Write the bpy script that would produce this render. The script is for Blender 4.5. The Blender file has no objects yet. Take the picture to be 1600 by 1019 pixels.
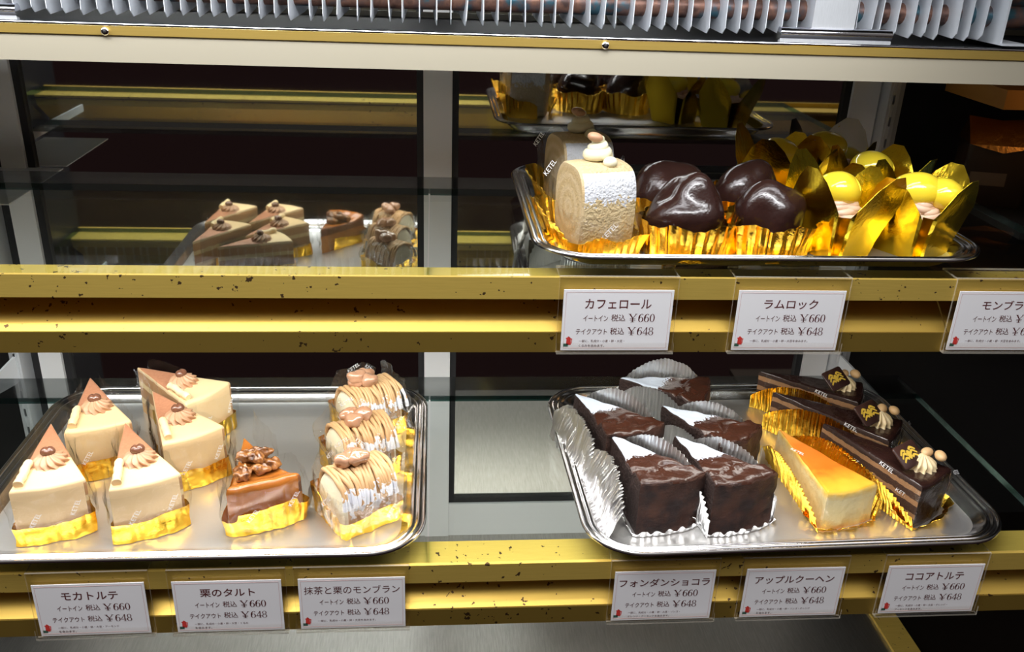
import bpy, math, random
from mathutils import Vector, Matrix, noise
PI = math.pi
S = bpy.context.scene
COL = S.collection

# ---------------------------------------------------------------- camera, world, lights, exposure
ZC = 1.35                       # camera height above the shop floor; z in comments is absolute
F_PX, PITCH, YAW, ROLL = 1415.7, .4157, .094, -.0394
cp, sp, cy, sy = math.cos(PITCH), math.sin(PITCH), math.cos(YAW), math.sin(YAW)
fwd = Vector((sy*cp, cy*cp, -sp)); right0 = Vector((cy, -sy, 0)); down0 = fwd.cross(right0)
rgt = math.cos(ROLL)*right0 + math.sin(ROLL)*down0
dwn = -math.sin(ROLL)*right0 + math.cos(ROLL)*down0
cam = bpy.data.objects.new('camera', bpy.data.cameras.new('camera')); COL.objects.link(cam)
m = Matrix((rgt, -dwn, -fwd)).transposed().to_4x4(); m.translation = (0, 0, ZC)
cam.matrix_world = m
cam.data.sensor_width = 36; cam.data.lens = 36*F_PX/1600; cam.data.clip_start = .02
S.camera = cam
vs = S.view_settings
vs.view_transform = 'Standard'; vs.look = 'None'; vs.gamma = 1; vs.use_curve_mapping = False
vs.exposure = 0.0
w = bpy.data.worlds.new('shop'); S.world = w; w.use_nodes = True
wt = w.node_tree; bg = wt.nodes['Background']          # shop: pale lit ceiling above, dark reddish floor below
wc = wt.nodes.new('ShaderNodeTexCoord'); wx = wt.nodes.new('ShaderNodeSeparateXYZ'); wr = wt.nodes.new('ShaderNodeValToRGB')
wt.links.new(wc.outputs['Generated'], wx.inputs[0]); wt.links.new(wx.outputs[2], wr.inputs[0]); wt.links.new(wr.outputs[0], bg.inputs[0])
e = wr.color_ramp.elements; e[0].position = .05; e[0].color = (.012, .006, .006, 1); e[1].position = .86; e[1].color = (1.5, 1.45, 1.42, 1)
x = e.new(.15); x.color = (.06, .05, .045, 1); x = e.new(.66); x.color = (.17, .16, .15, 1)
bg.inputs[1].default_value = 1.0

def area(name, loc, size, size_y, power, target, color=(1, 1, 1)):
    l = bpy.data.lights.new(name, 'AREA'); l.shape = 'RECTANGLE'; l.size = size; l.size_y = size_y
    l.energy = power; l.color = color
    o = bpy.data.objects.new(name, l); COL.objects.link(o); o.location = loc
    d = Vector(target) - Vector(loc)
    o.rotation_euler = d.to_track_quat('-Z', 'Y').to_euler()
    return o
ZU, ZL, ZF = ZC-.2744, ZC-.5391, ZC-.87       # upper shelf, lower shelf, case floor
YU, YL, YG = .72, .673, 1.169                 # rail fronts, back glass
area('case_top_lamp', (-.12, .55, ZC+.15), 1.10, .04, 4.2, (-.10, .78, ZC-.25), (.95, .98, 1))
area('case_inner_lamp', (-.12, .745, ZC-.005), 1.06, .03, 1.2, (-.12, .76, ZC-.35), (.97, .98, 1))
area('upper_shelf_lamp', (-.10, YU+.05, ZU-.066), 1.06, .022, 2.2, (-.10, YU+.10, ZU-.40), (1, .97, .9))
area('lower_shelf_lamp', (-.10, YL+.05, ZL-.066), 1.06, .022, 2.3, (-.10, YL+.12, ZL-.40), (1, .96, .9))
area('shop_ceiling_lamp', (-.5, -.1, ZC+1.4), 1.4, .6, 27, (0, .8, ZC-.4), (.96, .95, 1))

area('bay_fill_lamp', (.74, .93, ZC-.12), .04, .04, .028, (.70, 1.05, ZC-.21), (1, .55, .2))  # small warm fill added to brighten the bag and box

# ---------------------------------------------------------------- materials
MATS = {}
class N:
    def __init__(s, name):
        s.m = bpy.data.materials.new(name); s.m.use_nodes = True; s.t = s.m.node_tree
        s.b = s.t.nodes['Principled BSDF']; s.out = s.t.nodes['Material Output']
        MATS[name] = s.m
    def n(s, typ, **kw):
        x = s.t.nodes.new(typ)
        for k, v in kw.items(): setattr(x, k, v)
        return x
    def l(s, a, b): s.t.links.new(a, b)
    def coord(s, which='Object'):
        return s.n('ShaderNodeTexCoord').outputs[which]
    def noise(s, scale, detail=4, rough=.55, stretch=None):
        c = s.coord()
        if stretch:
            mp = s.n('ShaderNodeMapping'); mp.inputs['Scale'].default_value = stretch; s.l(c, mp.inputs[0]); c = mp.outputs[0]
        x = s.n('ShaderNodeTexNoise'); x.inputs['Scale'].default_value = scale
        x.inputs['Detail'].default_value = detail; x.inputs['Roughness'].default_value = rough
        s.l(c, x.inputs['Vector']); return x.outputs['Fac']
    def ramp(s, fac, stops, const=False):
        r = s.n('ShaderNodeValToRGB'); e = r.color_ramp.elements
        if const: r.color_ramp.interpolation = 'CONSTANT'
        while len(e) < len(stops): e.new(.5)
        for i, (p, c) in enumerate(stops):
            e[i].position = p; e[i].color = (*c, 1) if len(c) == 3 else c
        s.l(fac, r.inputs[0]); return r.outputs['Color']
    def mixc(s, fac, a, b):
        x = s.n('ShaderNodeMix', data_type='RGBA')
        for v, i in ((fac, 0), (a, 6), (b, 7)):
            if isinstance(v, (tuple, list)): x.inputs[i].default_value = (*v, 1)
            elif isinstance(v, (int, float)): x.inputs[i].default_value = v
            else: s.l(v, x.inputs[i])
        return x.outputs[2]
    def math(s, op, a, b=0., c=0.):
        x = s.n('ShaderNodeMath', operation=op)
        for i, v in enumerate((a, b, c)):
            if isinstance(v, (int, float)): x.inputs[i].default_value = v
            else: s.l(v, x.inputs[i])
        return x.outputs[0]
    def xyz(s):
        x = s.n('ShaderNodeSeparateXYZ'); s.l(s.coord(), x.inputs[0]); return x.outputs
    def color(s, c):
        i = s.b.inputs['Base Color']
        if isinstance(c, (tuple, list)): i.default_value = (*c, 1)
        else: s.l(c, i)
    def set(s, **kw):
        for k, v in kw.items():
            k = {'rough': 'Roughness', 'metal': 'Metallic', 'coat': 'Coat Weight', 'spec': 'Specular IOR Level', 'sss': 'Subsurface Weight', 'trans': 'Transmission Weight', 'coatr': 'Coat Roughness'}[k]
            if isinstance(v, (int, float)): s.b.inputs[k].default_value = v
            else: s.l(v, s.b.inputs[k])
        if 'sss' in kw:
            s.b.inputs['Subsurface Radius'].default_value = (.004, .003, .002); s.b.inputs['Subsurface Scale'].default_value = 1
    def bump(s, h, strength=.3, dist=.001):
        x = s.n('ShaderNodeBump'); x.inputs['Strength'].default_value = strength; x.inputs['Distance'].default_value = dist
        s.l(h, x.inputs['Height']); s.l(x.outputs[0], s.b.inputs['Normal']); return x.outputs[0]
def simple(name, c, rough=.5, metal=0, bump=None, **kw):
    k = N(name); k.color(c); k.set(rough=rough, metal=metal, **kw)
    if bump: k.bump(k.noise(bump[0], 4), bump[1], bump[2])
    return k.m
def clear(name, tint, gloss_min, gloss_fres, rough=.05, bump=None, gcol=(1, 1, 1)):
    """clear sheet: lets light straight through, reflects with Fresnel"""
    k = N(name); tr = k.n('ShaderNodeBsdfTransparent'); tr.inputs[0].default_value = (*tint, 1)
    gl = k.n('ShaderNodeBsdfGlossy'); gl.inputs['Roughness'].default_value = rough; gl.inputs[0].default_value = (*gcol, 1)
    fr = k.n('ShaderNodeLayerWeight'); fr.inputs['Blend'].default_value = .5
    mx = k.n('ShaderNodeMixShader')
    f5 = k.math('MULTIPLY_ADD', k.math('POWER', fr.outputs['Facing'], 5.), .96, .04)
    fac = k.math('MULTIPLY_ADD', f5, gloss_fres, gloss_min); k.l(fac, mx.inputs[0])
    k.l(tr.outputs[0], mx.inputs[1]); k.l(gl.outputs[0], mx.inputs[2]); k.l(mx.outputs[0], k.out.inputs[0])
    if bump:
        nb = k.bump(k.noise(bump[0], 3), bump[1], bump[2]); k.l(nb, gl.inputs['Normal']); k.l(nb, fr.inputs['Normal'])
    return k.m

def brushed(name, col, rough, stretch, amt=.12, spots=False, col2=None, metal=1.):
    k = N(name); n1 = k.noise(60, 3, .6, stretch)
    c = k.mixc(n1, col, col2 or tuple(x*.8 for x in col))
    if spots:
        v = k.noise(170, 2, .5); v2 = k.noise(9, 2)
        mk = k.math('GREATER_THAN', k.math('MULTIPLY_ADD', v2, .25, v), .83)
        c = k.mixc(mk, c, (.09, .05, .02))
    k.color(c); k.set(metal=metal, rough=k.math('MULTIPLY_ADD', n1, amt, rough-amt*.5)); k.bump(n1, .02, .0002)
    return k.m
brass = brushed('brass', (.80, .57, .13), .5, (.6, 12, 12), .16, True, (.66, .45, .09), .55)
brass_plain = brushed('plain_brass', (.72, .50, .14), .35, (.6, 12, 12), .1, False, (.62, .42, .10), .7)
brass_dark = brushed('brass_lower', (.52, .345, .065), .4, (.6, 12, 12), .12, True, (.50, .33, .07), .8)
steel = brushed('polished_steel', (.84, .82, .83), .17, (3, 3, 3), .08)
steel_floor = brushed('brushed_steel', (.62, .60, .57), .40, (9, .7, 1), .2, False, (.36, .34, .31))
chrome = simple('chrome', (.85, .85, .9), .12, 1)
alu = brushed('aluminium', (.75, .77, .8), .4, (20, 20, 2), .1, False, None, .45)
fin_m = simple('fin_aluminium', (.78, .81, .86), .45, .35, (300, .15, .0006))
k = N('copper'); k.color(k.ramp(k.noise(40, 5), [(.36, (.08, .045, .04)), (.48, (.26, .13, .09)), (.56, (.16, .10, .09)), (.64, (.05, .13, .17))])); k.set(metal=.5, rough=.45); copper = k.m
beige = simple('painted_beige', (.36, .325, .25), .38, 0, (20, .03, .0005))
frame_grey = simple('anodised_frame', (.50, .51, .53), .5, .25, (200, .04, .0004))
frame_white = simple('frame_white', (.74, .74, .75), .45)
black = simple('black_gasket', (.01, .01, .012), .6)
dark = simple('dark_interior', (.012, .011, .011), .5)
bracket_m = simple('white_enamel', (.80, .82, .86), .4)
mirror = simple('mirror_glass', (.66, .66, .64), .03, 1, (3, .01, .0004))
glass = clear('shelf_glass', (.94, .97, .955), .0, .55, .01)
glass_edge = clear('glass_edge', (.05, .16, .14), .12, .8, .1, None, (.6, .9, .85))
haze_strip = clear('hazy_sheet', (.60, .62, .62), .12, .6, .12)
film_loose = clear('loose_film', (.98, .98, .975), .055, .3, .16, (150, .8, .003))
film = clear('clear_film', (.985, .985, .98), .012, .16, .09, (140, .55, .002))
acryl = clear('acrylic', (.99, .985, .975), .012, .5, .06)
k = N('acrylic_edge'); tr = k.n('ShaderNodeBsdfTransparent'); tr.inputs[0].default_value = (.97, .95, .9, 1); mx = k.n('ShaderNodeMixShader'); mx.inputs[0].default_value = .30
k.color((.82, .76, .64)); k.set(rough=.25); k.l(tr.outputs[0], mx.inputs[1]); k.l(k.b.outputs[0], mx.inputs[2]); k.l(mx.outputs[0], k.out.inputs[0]); acryl_edge = k.m
def foil(name, c, rough=.24, bmp=.45):
    k = N(name); h = k.noise(170, 4, .65); h2 = k.noise(45, 2)
    k.color(c); k.set(metal=1, rough=rough); k.bump(k.math('MULTIPLY_ADD', h2, 1.5, h), bmp, .0016); return k.m
gold = foil('gold_foil', (.93, .56, .06), .2); gold_smooth = foil('gold_foil_smooth', (.86, .62, .04), .17, .2)
silver = foil('silver_foil', (.92, .92, .91), .33)
print_w = simple('white_print', (.9, .9, .92), .5)
card_m = simple('card_white', (.86, .85, .86), .55)
ink = simple('brown_ink', (.10, .018, .018), .6); pink = simple('pink_line', (.62, .38, .36), .6)
red = simple('red_print', (.62, .04, .03), .6); green = simple('green_print', (.04, .12, .08), .6)

k = N('coffee_cream')     # mocha torte coating with cocoa dust over the pointed third
x, y, z = k.xyz(); cn = k.noise(70, 5); nz = k.noise(350, 3)
dust = k.math('GREATER_THAN', k.math('MULTIPLY_ADD', cn, .034, y), .0615)
up = k.n('ShaderNodeNewGeometry'); sn = k.n('ShaderNodeSeparateXYZ'); k.l(up.outputs['Normal'], sn.inputs[0])
top = k.math('GREATER_THAN', sn.outputs[2], .6); mk = k.math('MULTIPLY', dust, top)
speck = k.math('MULTIPLY', k.math('GREATER_THAN', nz, .70), k.math('MULTIPLY', top, k.math('GREATER_THAN', k.math('MULTIPLY_ADD', cn, .04, y), .045)))
cocoa = k.mixc(nz, (.52, .24, .13), (.36, .14, .07))
k.color(k.mixc(k.math('MAXIMUM', mk, speck), (.76, .55, .30), cocoa)); k.set(rough=.55, sss=.05); k.bump(k.math('MULTIPLY_ADD', mk, 2.0, k.noise(120, 4)), .22, .0012); cream_m = k.m
def layers(name, stops, bumpy=.5):
    k = N(name); x, y, z = k.xyz(); n = k.noise(140, 4)
    f = k.math('MULTIPLY_ADD', n, .06, k.math('MULTIPLY', z, 1/.07))
    c = k.ramp(f, stops, True); g = k.noise(600, 3)
    k.color(k.mixc(k.math('MULTIPLY', g, .35), c, (.05, .03, .02))); k.set(rough=.8); k.bump(g, bumpy, .0012); return k.m
sponge_cut = layers('torte_layers', [(0, (.55, .33, .14)), (.2, (.75, .56, .30)), (.32, (.42, .22, .09)), (.52, (.75, .56, .30)), (.62, (.50, .27, .12)), (.8, (.78, .58, .34))])
cocoa_cut = layers('cocoa_layers', [(0, (.05, .02, .012)), (.17, (.42, .22, .10)), (.25, (.06, .025, .014)), (.38, (.42, .22, .10)), (.46, (.06, .025, .014)), (.57, (.42, .22, .10)), (.645, (.03, .012, .008))])
choc_cut = simple('chocolate_crumb', (.026, .010, .007), .7, 0, (260, 1.0, .004))
mocha_cream = simple('mocha_cream', (.50, .28, .16), .45, sss=.05)
white_choc = simple('white_chocolate', (.86, .66, .38), .4, sss=.1)
bean_m = simple('chocolate_bean', (.17, .07, .04), .22, coat=.5)
choc_gloss = N('chocolate_glaze'); choc_gloss.color(choc_gloss.mixc(choc_gloss.noise(60, 4), (.016, .007, .006), (.034, .013, .010)))
choc_gloss.set(rough=.22, coat=.3); choc_gloss.bump(choc_gloss.noise(70, 4), .35, .004); choc_gloss = choc_gloss.m
choc_plate = simple('dark_chocolate_plate', (.045, .02, .016), .3); gold_print = simple('gold_print', (.75, .50, .06), .45)
k = N('fondant_top'); x, y, z = k.xyz(); nz = k.noise(420, 3); nb = k.noise(55, 5)
mk = k.math('GREATER_THAN', k.math('ADD', y, k.math('MULTIPLY_ADD', nz, .026, k.math('MULTIPLY', nb, .02))), .0665)
k.color(k.mixc(mk, k.mixc(nb, (.026, .009, .006), (.062, .021, .011)), (.54, .60, .70)))
k.set(rough=k.math('MULTIPLY_ADD', mk, .5, .26)); k.bump(k.math('MULTIPLY_ADD', nb, 1.0, k.math('MULTIPLY', mk, .1)), .55, .005); fond_top = k.m
k = N('fondant_side'); x, y, z = k.xyz(); nb = k.noise(120, 5)
k.color(k.mixc(k.ramp(k.noise(45, 5), [(.4, (0, 0, 0)), (.62, (1, 1, 1))]), (.022, .008, .006), (.085, .032, .018))); k.set(rough=.5, spec=.28); k.bump(k.noise(110, 6, .7, (1, 1, 2.2)), 1.0, .005); fond_side = k.m
k = N('roll_sponge'); x, y, z = k.xyz(); nz = k.noise(420, 3); sg = k.noise(160, 4)
s1 = k.math('GREATER_THAN', k.math('MULTIPLY_ADD', sg, .022, k.math('SUBTRACT', k.math('MULTIPLY_ADD', nz, .030, z), k.math('MAXIMUM', 0., k.math('MULTIPLY', k.math('SUBTRACT', z, .0745), 30.)))), .0770)
k.color(k.mixc(s1, k.mixc(nz, (.46, .33, .15), (.72, .58, .35)), (.66, .67, .70))); k.set(rough=.85); k.bump(k.noise(330, 3), .9, .003); roll_m = k.m
k = N('roll_swirl'); x, y, z = k.xyz(); wv = k.n('ShaderNodeTexWave', wave_type='RINGS', rings_direction='X')
wv.inputs['Scale'].default_value = 28; wv.inputs['Distortion'].default_value = 1.2
mp = k.n('ShaderNodeMapping'); mp.inputs['Location'].default_value = (0, 0, -.04); k.l(k.coord(), mp.inputs[0]); k.l(mp.outputs[0], wv.inputs['Vector'])
k.color(k.mixc(k.math('MULTIPLY', wv.outputs[0], .45), (.50, .36, .18), (.68, .54, .34))); k.set(rough=.8); k.bump(k.noise(300, 3), .6, .002); swirl_m = k.m
whip = simple('whipped_cream', (.80, .74, .52), .45, sss=.05)
k = N('chestnut_strands'); x, y, z = k.xyz(); nz = k.noise(120, 4)
mk = k.math('GREATER_THAN', k.math('ADD', k.math('MULTIPLY', nz, .09), k.math('SUBTRACT', k.math('MULTIPLY', y, -1.), k.math('ABSOLUTE', k.math('SUBTRACT', z, .036)))), .062)
k.color(k.mixc(mk, k.mixc(k.noise(40, 2), (.50, .28, .12), (.60, .38, .19)), (.72, .72, .76))); k.set(rough=.5, sss=.1); strand_m = k.m
k = N('cream_end'); k.color(k.mixc(k.noise(60, 4), (.86, .80, .62), (.74, .64, .42))); k.set(rough=.6); k.bump(k.noise(150, 3), .4, .002); cream_end = k.m
chestnut = N('candied_chestnut'); chestnut.color(chestnut.mixc(chestnut.noise(90, 4), (.33, .15, .08), (.54, .31, .19))); chestnut.set(rough=.14, coat=.8, sss=.05); chestnut.bump(chestnut.noise(90, 4), .4, .002); chestnut = chestnut.m
yellow_nut = N('yellow_chestnut'); yellow_nut.color(yellow_nut.mixc(yellow_nut.noise(60, 3), (.88, .62, .02), (.92, .74, .06))); yellow_nut.set(rough=.12, coat=.6, sss=.1); yellow_nut = yellow_nut.m
pink_cream = simple('pale_chestnut_cream', (.78, .54, .40), .4, sss=.15)
walnut_m = N('glazed_walnut'); walnut_m.color(walnut_m.ramp(walnut_m.noise(130, 5), [(.35, (.07, .022, .006)), (.5, (.22, .08, .02)), (.68, (.42, .19, .055))])); walnut_m.set(rough=.18, coat=.6); walnut_m.bump(walnut_m.noise(190, 4), .6, .003); walnut_m = walnut_m.m
k = N('tart_filling'); x, y, z = k.xyz(); nb = k.noise(60, 4)
k.color(k.mixc(nb, (.50, .17, .025), (.30, .085, .016))); k.set(rough=.22, coat=.4); k.bump(nb, .3, .003); tart_top = k.m
tart_crust = layers('tart_crust', [(0, (.50, .22, .06)), (.40, (.42, .16, .035)), (.46, (.12, .035, .008)), (.62, (.28, .085, .015))])
k = N('apple_glaze'); x, y, z = k.xyz(); nb = k.noise(45, 4)
f = k.math('MULTIPLY_ADD', nb, .035, y)
k.color(k.ramp(k.math('MULTIPLY', f, 7.5), [(.04, (.80, .52, .06)), (.22, (.82, .40, .035)), (.42, (.72, .15, .015)), (.75, (.76, .20, .025)), (.98, (.82, .36, .06))])); k.set(rough=.15, coat=.3); apple_top = k.m
k = N('apple_filling'); x, y, z = k.xyz(); nb = k.noise(110, 4)
k.color(k.ramp(k.math('MULTIPLY_ADD', nb, .25, k.math('MULTIPLY', z, 20.)), [(.10, (.58, .24, .04)), (.24, (.76, .60, .27)), (.80, (.78, .66, .36)), (.95, (.80, .50, .08))])); k.set(rough=.45); k.bump(nb, .5, .003); apple_side = k.m
nut_m = simple('roasted_almond', (.66, .42, .20), .45)
bag_gold = foil('dark_gold_bag', (.42, .22, .07), .3); bag_body = simple('dark_brown_bag', (.035, .018, .008), .4)
board_m = simple('orange_board', (.50, .22, .04), .5)
wood_dark = brushed('dark_floor', (.10, .075, .06), .4, (2, 20, 20), .1)

# ---------------------------------------------------------------- mesh helpers
class MB:
    def __init__(s): s.v = []; s.f = []; s.m = []
    def add(s, vs, fs, mi=0):
        o = len(s.v); s.v += [tuple(p) for p in vs]
        for i, f in enumerate(fs):
            s.f.append(tuple(o+j for j in f)); s.m.append(mi[i] if isinstance(mi, list) else mi)
        return s
    def box(s, x0, x1, y0, y1, z0, z1, mi=0):
        return s.add([(x0, y0, z0), (x1, y0, z0), (x1, y1, z0), (x0, y1, z0), (x0, y0, z1), (x1, y0, z1), (x1, y1, z1), (x0, y1, z1)],
                     [(3, 2, 1, 0), (4, 5, 6, 7), (0, 1, 5, 4), (1, 2, 6, 5), (2, 3, 7, 6), (3, 0, 4, 7)], mi)
    def loft(s, loops, cap0=True, cap1=True, mi=0):
        n = len(loops[0]); vs = [p for l in loops for p in l]; fs = []; ms = []
        for j in range(len(loops)-1):
            for i in range(n):
                a = j*n+i; b = j*n+(i+1) % n
                fs.append((a, b, b+n, a+n)); ms.append(mi(i, j) if callable(mi) else mi)
        if cap0: fs.append(tuple(reversed(range(n)))); ms.append(mi(0, -1) if callable(mi) else mi)
        if cap1: fs.append(tuple((len(loops)-1)*n+i for i in range(n))); ms.append(mi(0, len(loops)) if callable(mi) else mi)
        return s.add(vs, fs, ms)
    def prism_x(s, prof, x0, x1, mi=0):      # profile in (y, z), counter-clockwise seen from +x
        return s.loft([[(x0, y, z) for y, z in prof], [(x1, y, z) for y, z in prof]], mi=mi)
    def tube(s, path, r, n=8, mi=0, caps=True):
        loops = []; P = [Vector(p) for p in path]; up = Vector((0, 0, 1)); prev = None
        for i, p in enumerate(P):
            t = (P[min(i+1, len(P)-1)] - P[max(i-1, 0)]).normalized()
            if prev is None:
                a = t.cross(up if abs(t.z) < .95 else Vector((1, 0, 0))).normalized()
            else: a = (prev - t*prev.dot(t)).normalized()
            prev = a; b = t.cross(a); rr = r[i] if isinstance(r, (list, tuple)) else r
            loops.append([p + rr*(math.cos(2*PI*q/n)*a + math.sin(2*PI*q/n)*b) for q in range(n)])
        return s.loft(loops, caps, caps, mi)
    def blob(s, c, r, seed=0, amp=.0, freq=60, nu=20, nv=12, mi=0, rot=None, flat=None, fn=None):
        c = Vector(c); loops = []; R = rot or Matrix.Identity(3); so = Vector((seed*7.3, seed*3.1, seed*1.7))
        for j in range(nv+1):
            ph = -PI/2 + PI*min(max(j/nv, .015), .985); l = []
            for i in range(nu):
                th = 2*PI*i/nu; d = Vector((math.cos(ph)*math.cos(th), math.cos(ph)*math.sin(th), math.sin(ph)))
                p = Vector((d.x*r[0], d.y*r[1], d.z*r[2]))
                if fn: p = fn(p, d)
                if amp: p = p*(1 + amp*noise.noise(p*freq+so))
                if flat is not None and p.z < flat: p.z = flat
                l.append(c + R @ p)
            loops.append(l)
        return s.loft(loops, mi=mi)
    def grid(s, g, thick=.0003, mi=0, mi2=None):   # two-sided sheet with real thickness
        nu = len(g); nv = len(g[0]); V = [[Vector(p) for p in r] for r in g]; back = []
        for i in range(nu):
            row = []
            for j in range(nv):
                du = V[min(i+1, nu-1)][j]-V[max(i-1, 0)][j]; dv = V[i][min(j+1, nv-1)]-V[i][max(j-1, 0)]
                nn = du.cross(dv)
                row.append(V[i][j] - (nn.normalized()*thick if nn.length > 1e-12 else Vector()))
            back.append(row)
        vs = [p for r in V for p in r] + [p for r in back for p in r]; o = nu*nv; fs = []; ms = []; m2 = mi if mi2 is None else mi2
        for i in range(nu-1):
            for j in range(nv-1):
                a, b, c, d = i*nv+j, (i+1)*nv+j, (i+1)*nv+j+1, i*nv+j+1
                fs += [(a, b, c, d), (o+d, o+c, o+b, o+a)]; ms += [mi, m2]
        for i in range(nu-1):
            for j in (0, nv-1): fs.append((i*nv+j, (i+1)*nv+j, o+(i+1)*nv+j, o+i*nv+j)); ms.append(mi)
        for j in range(nv-1):
            for i in (0, nu-1): fs.append((i*nv+j, i*nv+j+1, o+i*nv+j+1, o+i*nv+j)); ms.append(mi)
        return s.add(vs, fs, ms)
    def build(s, name, mats, parent=None, smooth=True, ang=40, fix=True, loc=None, rotz=None):
        me = bpy.data.meshes.new(name); me.from_pydata(s.v, [], s.f)
        for mt in (mats if isinstance(mats, (list, tuple)) else [mats]): me.materials.append(mt)
        me.polygons.foreach_set('material_index', s.m)
        if fix:
            import bmesh
            b = bmesh.new(); b.from_mesh(me); bmesh.ops.recalc_face_normals(b, faces=b.faces); b.to_mesh(me); b.free()
        me.polygons.foreach_set('use_smooth', [smooth]*len(me.polygons))
        if smooth: me.set_sharp_from_angle(angle=math.radians(ang))
        me.update()
        o = bpy.data.objects.new(name, me); COL.objects.link(o)
        if parent: o.parent = parent
        if loc: o.location = loc
        if rotz is not None: o.rotation_euler.z = rotz
        return o
def tag(o, label, cat, group=None):
    o['label'] = label; o['category'] = cat
    if group: o['group'] = group
    return o
def thing(name, label, cat, loc, rotz=0, group=None):
    o = bpy.data.objects.new(name, None); COL.objects.link(o); o.location = loc; o.rotation_euler.z = rotz
    o.empty_display_size = .02
    return tag(o, label, cat, group)
def struct(o): o['kind'] = 'structure'; return o
def rrect(hw, hd, r, n=10, ns=6):
    pts = []
    cs = [(hw-r, hd-r, 0), (-hw+r, hd-r, PI/2), (-hw+r, -hd+r, PI), (hw-r, -hd+r, 1.5*PI)]
    for q, (cx, cy_, a0) in enumerate(cs):
        for i in range(n+1):
            a = a0 + PI/2*i/n; pts.append((cx+r*math.cos(a), cy_+r*math.sin(a)))
        nx = cs[(q+1) % 4]; e = (nx[0]+r*math.cos(nx[2]), nx[1]+r*math.sin(nx[2])); b = pts[-1]
        for i in range(1, ns): pts.append((b[0]+(e[0]-b[0])*i/ns, b[1]+(e[1]-b[1])*i/ns))
    return pts
def off2(pts, d, closed=True):
    n = len(pts); out = []
    for i in range(n):
        a = pts[(i-1) % n] if closed or i > 0 else pts[i]; b = pts[(i+1) % n] if closed or i < n-1 else pts[i]
        t = Vector((b[0]-a[0], b[1]-a[1])); t = t.normalized() if t.length else Vector((1, 0))
        out.append((pts[i][0]+t.y*d, pts[i][1]-t.x*d))
    return out

# ---------------------------------------------------------------- the setting
X0, X1 = -.66, .95
struct(MB().box(-.66, .612, .70, 1.30, ZF-.01, ZF).build('floor', steel_floor))
t3 = struct(MB().box(.612, .648, .70, 1.30, ZF-.012, ZF+.004).build('trim_1', brass))
struct(MB().box(.648, 1.3, .60, 1.30, ZF-.014, ZF-.004).build('trim_2', wood_dark))
# sliding mirror doors at the back
def door(name, x0, x1, yb, stiles):
    zb, zt = ZC-.90, ZC+.06
    mb = MB(); (sl, sr) = stiles
    if sl: mb.box(x0, x0+sl, yb-.012, yb+.02, zb, zt)
    if sr: mb.box(x1-sr, x1, yb-.012, yb+.02, zb, zt)
    mb.box(x0+sl, x1-sr, yb-.010, yb+.02, zb, ZC-.812)
    d = struct(mb.build(name, frame_white, smooth=False))
    a, b = x0+sl, x1-sr; g = .0085
    gm = MB().box(a, a+g, yb-.006, yb+.018, ZC-.812, zt).box(b-g, b, yb-.006, yb+.018, ZC-.812, zt).box(a+g, b-g, yb-.006, yb+.018, ZC-.812, ZC-.804)
    gm.build('gasket', black, d, smooth=False)
    MB().box(a+g, b-g, yb, yb+.006, ZC-.804, zt).build('mirror_pane', mirror, d, smooth=False)
    return d
door('door_1', -.5365, .0225, YG, (.0295, .036))
door('door_2', .0226, .577, YG+.0, (.0001, .036))
struct(MB().box(-.70, 1.2, YG+.03, YG+.04, ZC-.95, ZC+.3).build('wall_back', dark))
# slotted shelf standards beside the doors
for nm, xa in (('trim_3', -.5635), ('trim_4', .5785)):
    mb = MB(); mb.box(xa, xa+.003, YG-.035, YG+.02, ZC-.9, ZC+.05).box(xa+.010, xa+.013, YG-.035, YG+.02, ZC-.9, ZC+.05)
    zz = ZC-.88
    while zz < ZC+.04:
        mb.box(xa+.003, xa+.010, YG-.035, YG-.033, zz, zz+.016); zz += .028
    mb.box(xa+.003, xa+.005, YG-.036, YG-.0335, ZC-.9, ZC+.05).box(xa+.008, xa+.010, YG-.036, YG-.0335, ZC-.9, ZC+.05)
    struct(mb.build(nm, alu, smooth=False))
struct(MB().box(-.552, -.536, YG-.002, YG+.02, ZC-.9, ZC+.05).build('trim_5', black))
struct(MB().box(.5915, .60, YG-.03, YG+.02, ZC-.9, ZC+.05).build('trim_6', frame_grey))
k = N('dark_side'); k.color((.05, .05, .055)); k.set(rough=.25, metal=.6); side_m = k.m
struct(MB().box(-.668, -.66, .66, YG+.03, ZF-.02, ZC+.2).build('wall_left', side_m))
# next bay on the right: dark, open to this one through the end of the shelf
struct(MB().box(1.2, 1.21, .5, YG+.03, ZF-.02, ZC+.2).build('wall_right', dark))  # unseen black wall, added to keep room light out of this bay
struct(MB().box(-.70, 1.2, .62, YG+.03, ZC+.2, ZC+.21).build('ceiling', dark))

# ---------------------------------------------------------------- glass shelves, brass rails
def shelf(z, yf, panels, labels):
    for (xa, xb), lb in zip(panels, labels):
        mb = MB(); mb.box(xa, xb, yf+.004, 1.0, z-.0075, z)
        mb.m = [0, 0, 1, 1, 1, 1]
        t = tag(mb.build('glass_shelf', [glass, glass_edge], smooth=False), lb, 'shelf', 'glass shelves of the case')
shelf(ZU, YU, [(-.655, -.0062), (-.0042, .628)], ['left pane of the upper glass shelf, standing empty', 'right pane of the upper glass shelf, under the tray of roll cakes'])
shelf(ZL, YL, [(-.655, -.0062), (-.0042, .628)], ['left pane of the lower glass shelf, under the tray of coffee cream slices', 'right pane of the lower glass shelf, under the tray of chocolate slices'])
for z, lb in ((ZU, 'hazy see-through strip along the back edge of the upper shelf'), (ZL, 'hazy see-through strip along the back edge of the lower shelf')):
    tag(MB().box(-.655, .628, 1.0015, 1.052, z-.006, z).build('back_strip', haze_strip, smooth=False), lb, 'glass strip')  # grey see-through strip added to give the hazy band behind each shelf
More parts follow.
